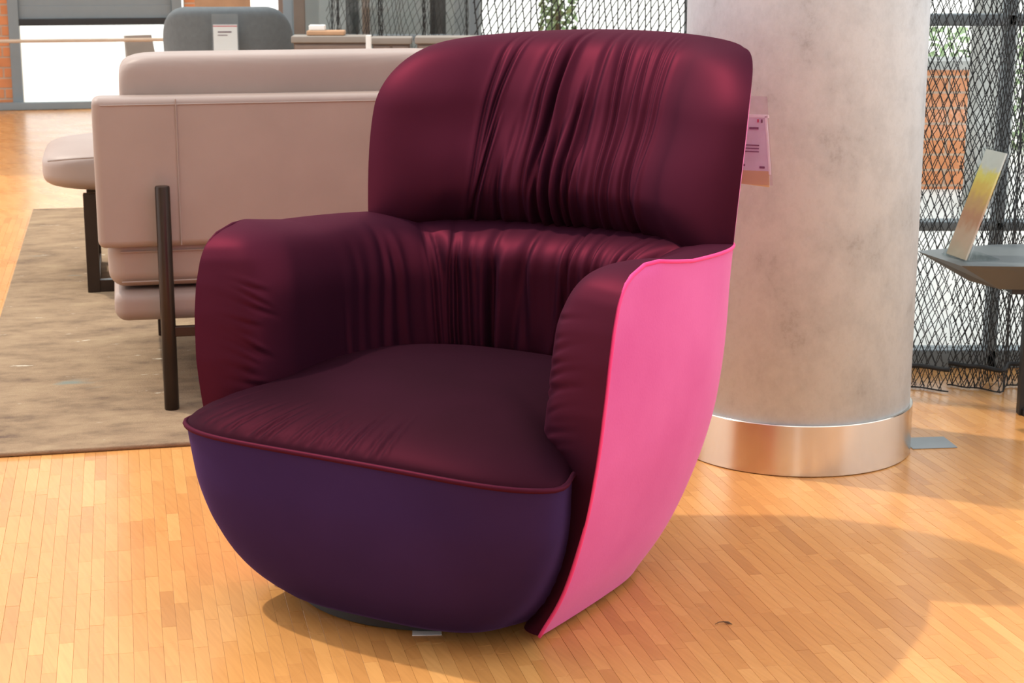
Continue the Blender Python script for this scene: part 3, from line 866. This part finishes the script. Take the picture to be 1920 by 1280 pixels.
# outdoors
wr_ = structure(MB().add([(.52, 4.58, 0), (.60, 4.58, 0), (1.38, 9.5, 0), (1.30, 9.5, 0), (.52, 4.58, 3), (.60, 4.58, 3), (1.38, 9.5, 3), (1.30, 9.5, 3)], [(3, 2, 1, 0), (4, 5, 6, 7), (0, 1, 5, 4), (1, 2, 6, 5), (2, 3, 7, 6), (3, 0, 4, 7)]).build('wall_right', 'rearwall'), 'pale wall return between the two glass fronts, behind the pillar')
pav = structure(MB().box(-12, 20, 12.65, 40, -.14, -.08).build('ground_paving', 'pavement'), 'pale paved ground outside')
pav2 = structure(MB().add([(.50, 4.6, .003), (14, 4.6, .003), (14, 12.7, .003), (1.45, 12.7, .003), (.50, 4.6, -.1), (14, 4.6, -.1), (14, 12.7, -.1), (1.45, 12.7, -.1)], [(0, 1, 2, 3), (7, 6, 5, 4), (0, 4, 5, 1), (1, 5, 6, 2), (2, 6, 7, 3), (3, 7, 4, 0)]).build('terrace_paving', 'pavement'), 'pale paved terrace outside the glass front')
def brick_wall(name, label, cat, loc, rz, nb_, nr, bw=.24, bh=.071, depth=.12, gap=.012, base=0.0):
    root = empty(name, loc, rz); tag(root, label, cat) if cat else structure(root, label)
    core = MB().box(0, nb_ * bw, .008, depth, base, base + nr * bh).build('mortar_core', 'mortar', root)
    me = None
    for r_ in range(nr):
        off = (r_ % 2) * bw / 2
        xs = [(i * bw + off, (i + 1) * bw + off) for i in range(-1, nb_ + 1)]
        for x0, x1 in xs:
            x0 = max(0, x0); x1 = min(nb_ * bw, x1)
            if x1 - x0 < .03: continue
            MB().box(x0 + gap / 2, x1 - gap / 2, random.uniform(0, .003), .02, base + r_ * bh + gap / 2, base + (r_ + 1) * bh - gap / 2).build('brick', 'brick', root)
    return root
brick_wall('brick_planter', 'orange brick planter outside behind the net curtain at the right', 'planter', (1.86, 8.0, -.05), 0.0, 1, 9, bw=.27)
MB().box(-.01, .28, -.01, .32, .60, .64).build('coping', 'concrete_far', bpy.data.objects['brick_planter'])
cp = MB().box(0, .16, 0, .16, -.05, 2.4).build('outdoor_column', 'concrete_far', bevel=.01, seg=1); cp.location = (1.965, 7.4, 0)
tag(cp, 'grey concrete post outside beside the orange brick planter', 'post')
def hedge(label, loc, sx_, sy_, z0, z1, n):
    V = []; F = []
    for k in range(n):
        c_ = Vector((random.uniform(0, sx_), random.uniform(0, sy_), random.uniform(z0, z1)))
        a = Vector((random.gauss(0, 1), random.gauss(0, 1), random.gauss(0, 1))).normalized() * random.uniform(.02, .04)
        b_ = a.cross(Vector((random.gauss(0, 1), random.gauss(0, 1), random.gauss(0, 1)))).normalized() * .014
        o = len(V); V += [c_ - a, c_ + b_, c_ + a, c_ - b_]; F.append((o, o + 1, o + 2, o + 3))
    mb = MB(); mb.v = [tuple(p) for p in V]; mb.f = F
    o = mb.build('leaves', 'hedge'); root = empty('hedge', loc); o.parent = root; o['kind'] = 'stuff'
    MB().tube([(sx_ / 2, sy_ / 2, -.05), (sx_ / 2, sy_ / 2, z1 * .8)], .02, 6).build('stem', 'scrap', root)
    tag(root, label, 'hedge'); return root
hedge('pale green hedge outside behind the curtain right of the pillar', (1.95, 9.6, 0), 1.6, .3, -.05, .66, 2600)
hedge('small green shrub outside behind the stretched net curtain', (.17, 10.6, 0), .22, .2, -.05, .95, 700)

# ------------------------------------------------------------------ far left wall with the big bright opening
def far(p, q, z=0): return W(p, q, z)
QF = 12.55
brick_wall('wall_back', 'orange brick wall left of the bright window', None, far(-2.62, QF), RA, 8, 32, bw=.245)
brick_wall('wall_side', 'orange brick wall right of the bright window', None, far(.455, QF), RA, 1, 32, bw=.18)
w1 = structure(empty('window_1', far(-.66, QF), RA), 'tall grey framed window at the far left, blown out by daylight')
bar('mullion', 'frame', -.07, .0, -.03, .08, 0, 2.3, w1); bar('mullion', 'frame', 1.03, 1.10, -.03, .08, 0, 2.3, w1)
bar('transom', 'frame', 0, 1.03, .0, .06, .655, .76, w1); bar('blind_cassette', 'blackrubber', 0, 1.03, -.03, .0, .566, .612, w1)
bar('blind_bar', 'frame', 0, 1.03, -.005, .05, .61, .70, w1)
bar('sill', 'frame', -2.1, 1.3, -.10, -.03, 0, .05, w1)
bar('pane', 'glass', 0, 1.03, .02, .028, .03, .575, w1, bevel=0); bar('pane', 'glass', 0, 1.03, .02, .028, .76, 2.3, w1, bevel=0)
bar('transom', 'frame', -.07, 1.10, -.03, .08, 2.3, 2.4, w1)
rl = MB().tube([(-2.0, 0, .48), (1.06, 0, .48)], .012, 8).build('barrier_rail', 'mortar'); rl.location = far(-.66, QF - .35); rl.rotation_euler = (0, 0, RA)
for x in (-1.6, 1.0): MB().tube([(x, 0, .001), (x, 0, .48)], .008, 8).build('post', 'sidetop', rl)
tag(rl, 'thin pale barrier rail in front of the far bright window', 'railing')
ow = MB()
# chair-like item seen through the window
oc = empty('terrace_chair', far(.22, 14.0, -.0795), RA + .4); tag(oc, 'brown terrace chair outside the far bright window', 'chair')
MB().box(-.2, .2, -.2, .2, .40, .44).build('seat', 'sideboard', oc); 
MB().add([(-.2, .18, .44), (.2, .18, .44), (.2, .24, .44), (-.2, .24, .44), (-.18, .28, .80), (.18, .28, .80), (.18, .32, .80), (-.18, .32, .80)], [(3, 2, 1, 0), (4, 5, 6, 7), (0, 1, 5, 4), (1, 2, 6, 5), (2, 3, 7, 6), (3, 0, 4, 7)]).build('backrest', 'sideboard', oc)
for sx_ in (-.18, .18):
    for sy_ in (-.18, .18): MB().box(sx_ - .015, sx_ + .015, sy_ - .015, sy_ + .015, .001, .40).build('leg', 'sideboard', oc)

for o in oc.children: o.scale = (.62, .62, .62)
# ------------------------------------------------------------------ sideboards and screens in the background
def sideboard(label, loc, rz, wdt, dep, hgt, ndoors, mat='sideboard'):
    root = empty('sideboard', loc, rz); tag(root, label, 'sideboard')
    MB().box(0, wdt, .01, dep, .08, hgt - .03).build('body', mat, root)
    MB().box(-.01, wdt + .01, -.005, dep + .01, hgt - .03, hgt).build('top', 'sidetop', root, bevel=.003, seg=1)
    for k in range(ndoors):
        x0 = wdt * k / ndoors + .006; x1 = wdt * (k + 1) / ndoors - .006
        d_ = MB().box(x0, x1, -.002, .01, .09, hgt - .04).build('door', mat, root, bevel=.002, seg=1)
        MB().box(x1 - .03, x1 - .02, -.012, -.002, hgt - .16, hgt - .07).build('handle', 'frame', d_)
    for x in (.04, wdt - .04):
        for y in (.05, dep - .05): MB().box(x - .015, x + .015, y - .015, y + .015, .001, .08).build('leg', 'black', root)
    return root
sideboard('taupe sideboard with a pale top behind the grey tub chair', (-.985, 7.95, 0), .02, .335, .14, .703, 1)
sideboard('narrow taupe sideboard between the other two sideboards', (-.628, 7.95, 0), .02, .165, .14, .697, 2, 'sideboard')
sideboard('taupe sideboard partly hidden by the left shoulder of the armchair', (-.425, 7.9, 0), .02, .60, .14, .702, 2)
wp = MB().box(-.012, .012, -.012, .012, 0.001, .71).build('white_post', 'white', bevel=.002, seg=1); wp.location = (-.642, 7.9, 0)
tag(wp, 'white post standing between two taupe sideboards', 'post')
tr = MB().box(-.085, .085, -.045, .045, 0, .022).build('tray', 'wood', bevel=.004, seg=1); tr.location = (-.845, 8.035, .7035); tag(tr, 'flat tan wooden tray on the taupe sideboard', 'tray')
bx_ = MB().box(-.036, .036, -.03, .03, 0, .024).build('small_box', 'white', bevel=.003, seg=1); bx_.location = (-.885, 8.035, .7257); tag(bx_, 'small white box on the flat tan tray', 'box')
def screen(label, x0, x1, y, z1, mat, cat='screen', name='partition_screen'):
    root = empty(name, ((x0 + x1) / 2, y, 0)); w_ = (x1 - x0) / 2
    tag(root, label, cat)
    MB().box(-w_, w_, -.012, .012, .06, z1).build('panel', mat, root, bevel=.004, seg=1)
    for s_ in (-1, 1): MB().box(s_ * (w_ - .02) - .01, s_ * (w_ - .02) + .01, -.09, .09, .001, .06).build('foot', 'black', root)
    return root
X9 = lambda px, y: (px - 960) / 3320 * y
screen('wide pale grey backdrop screen behind all the background panels', X9(524, 10.7), X9(903, 10.7), 10.7, 1.6, 'greypanel')
screen('brown panel standing left of the grey panels in the background', X9(522, 10.3), X9(572, 10.3), 10.3, 1.5, 'sideboard')
screen('pale grey panel standing right of the tall brown panel', X9(598, 10.3), X9(652, 10.3), 10.3, 1.5, 'greypanel')
screen('narrow brown panel beside the dark upright', X9(679, 10.0), X9(693, 10.0), 10.0, .85, 'sideboard')
screen('low light grey screen behind the sideboards', X9(694, 9.9), X9(778, 9.9), 9.9, .83, 'greypanel')
screen('dark slate panel behind the gathered net curtain', X9(806, 10.1), X9(836, 10.1), 10.1, 1.2, 'darkframe')
screen('slate blue panel next to the stretched net curtain', X9(852, 10.1), X9(896, 10.1), 10.1, .86, 'tile')
up = MB().box(-.035, .035, -.035, .035, .001, 2.3).build('dark_upright', 'darkframe', bevel=.004, seg=1); up.location = (X9(661, 9.7), 9.7, 0); tag(up, 'dark slate upright among the background panels', 'post')
screen('tan board behind the grey tub chair', X9(366, 11.2), X9(470, 11.2), 11.2, 1.4, 'wood')
screen('short black board right of the tan board', X9(474, 11.0), X9(518, 11.0), 11.0, .66, 'blackrubber')
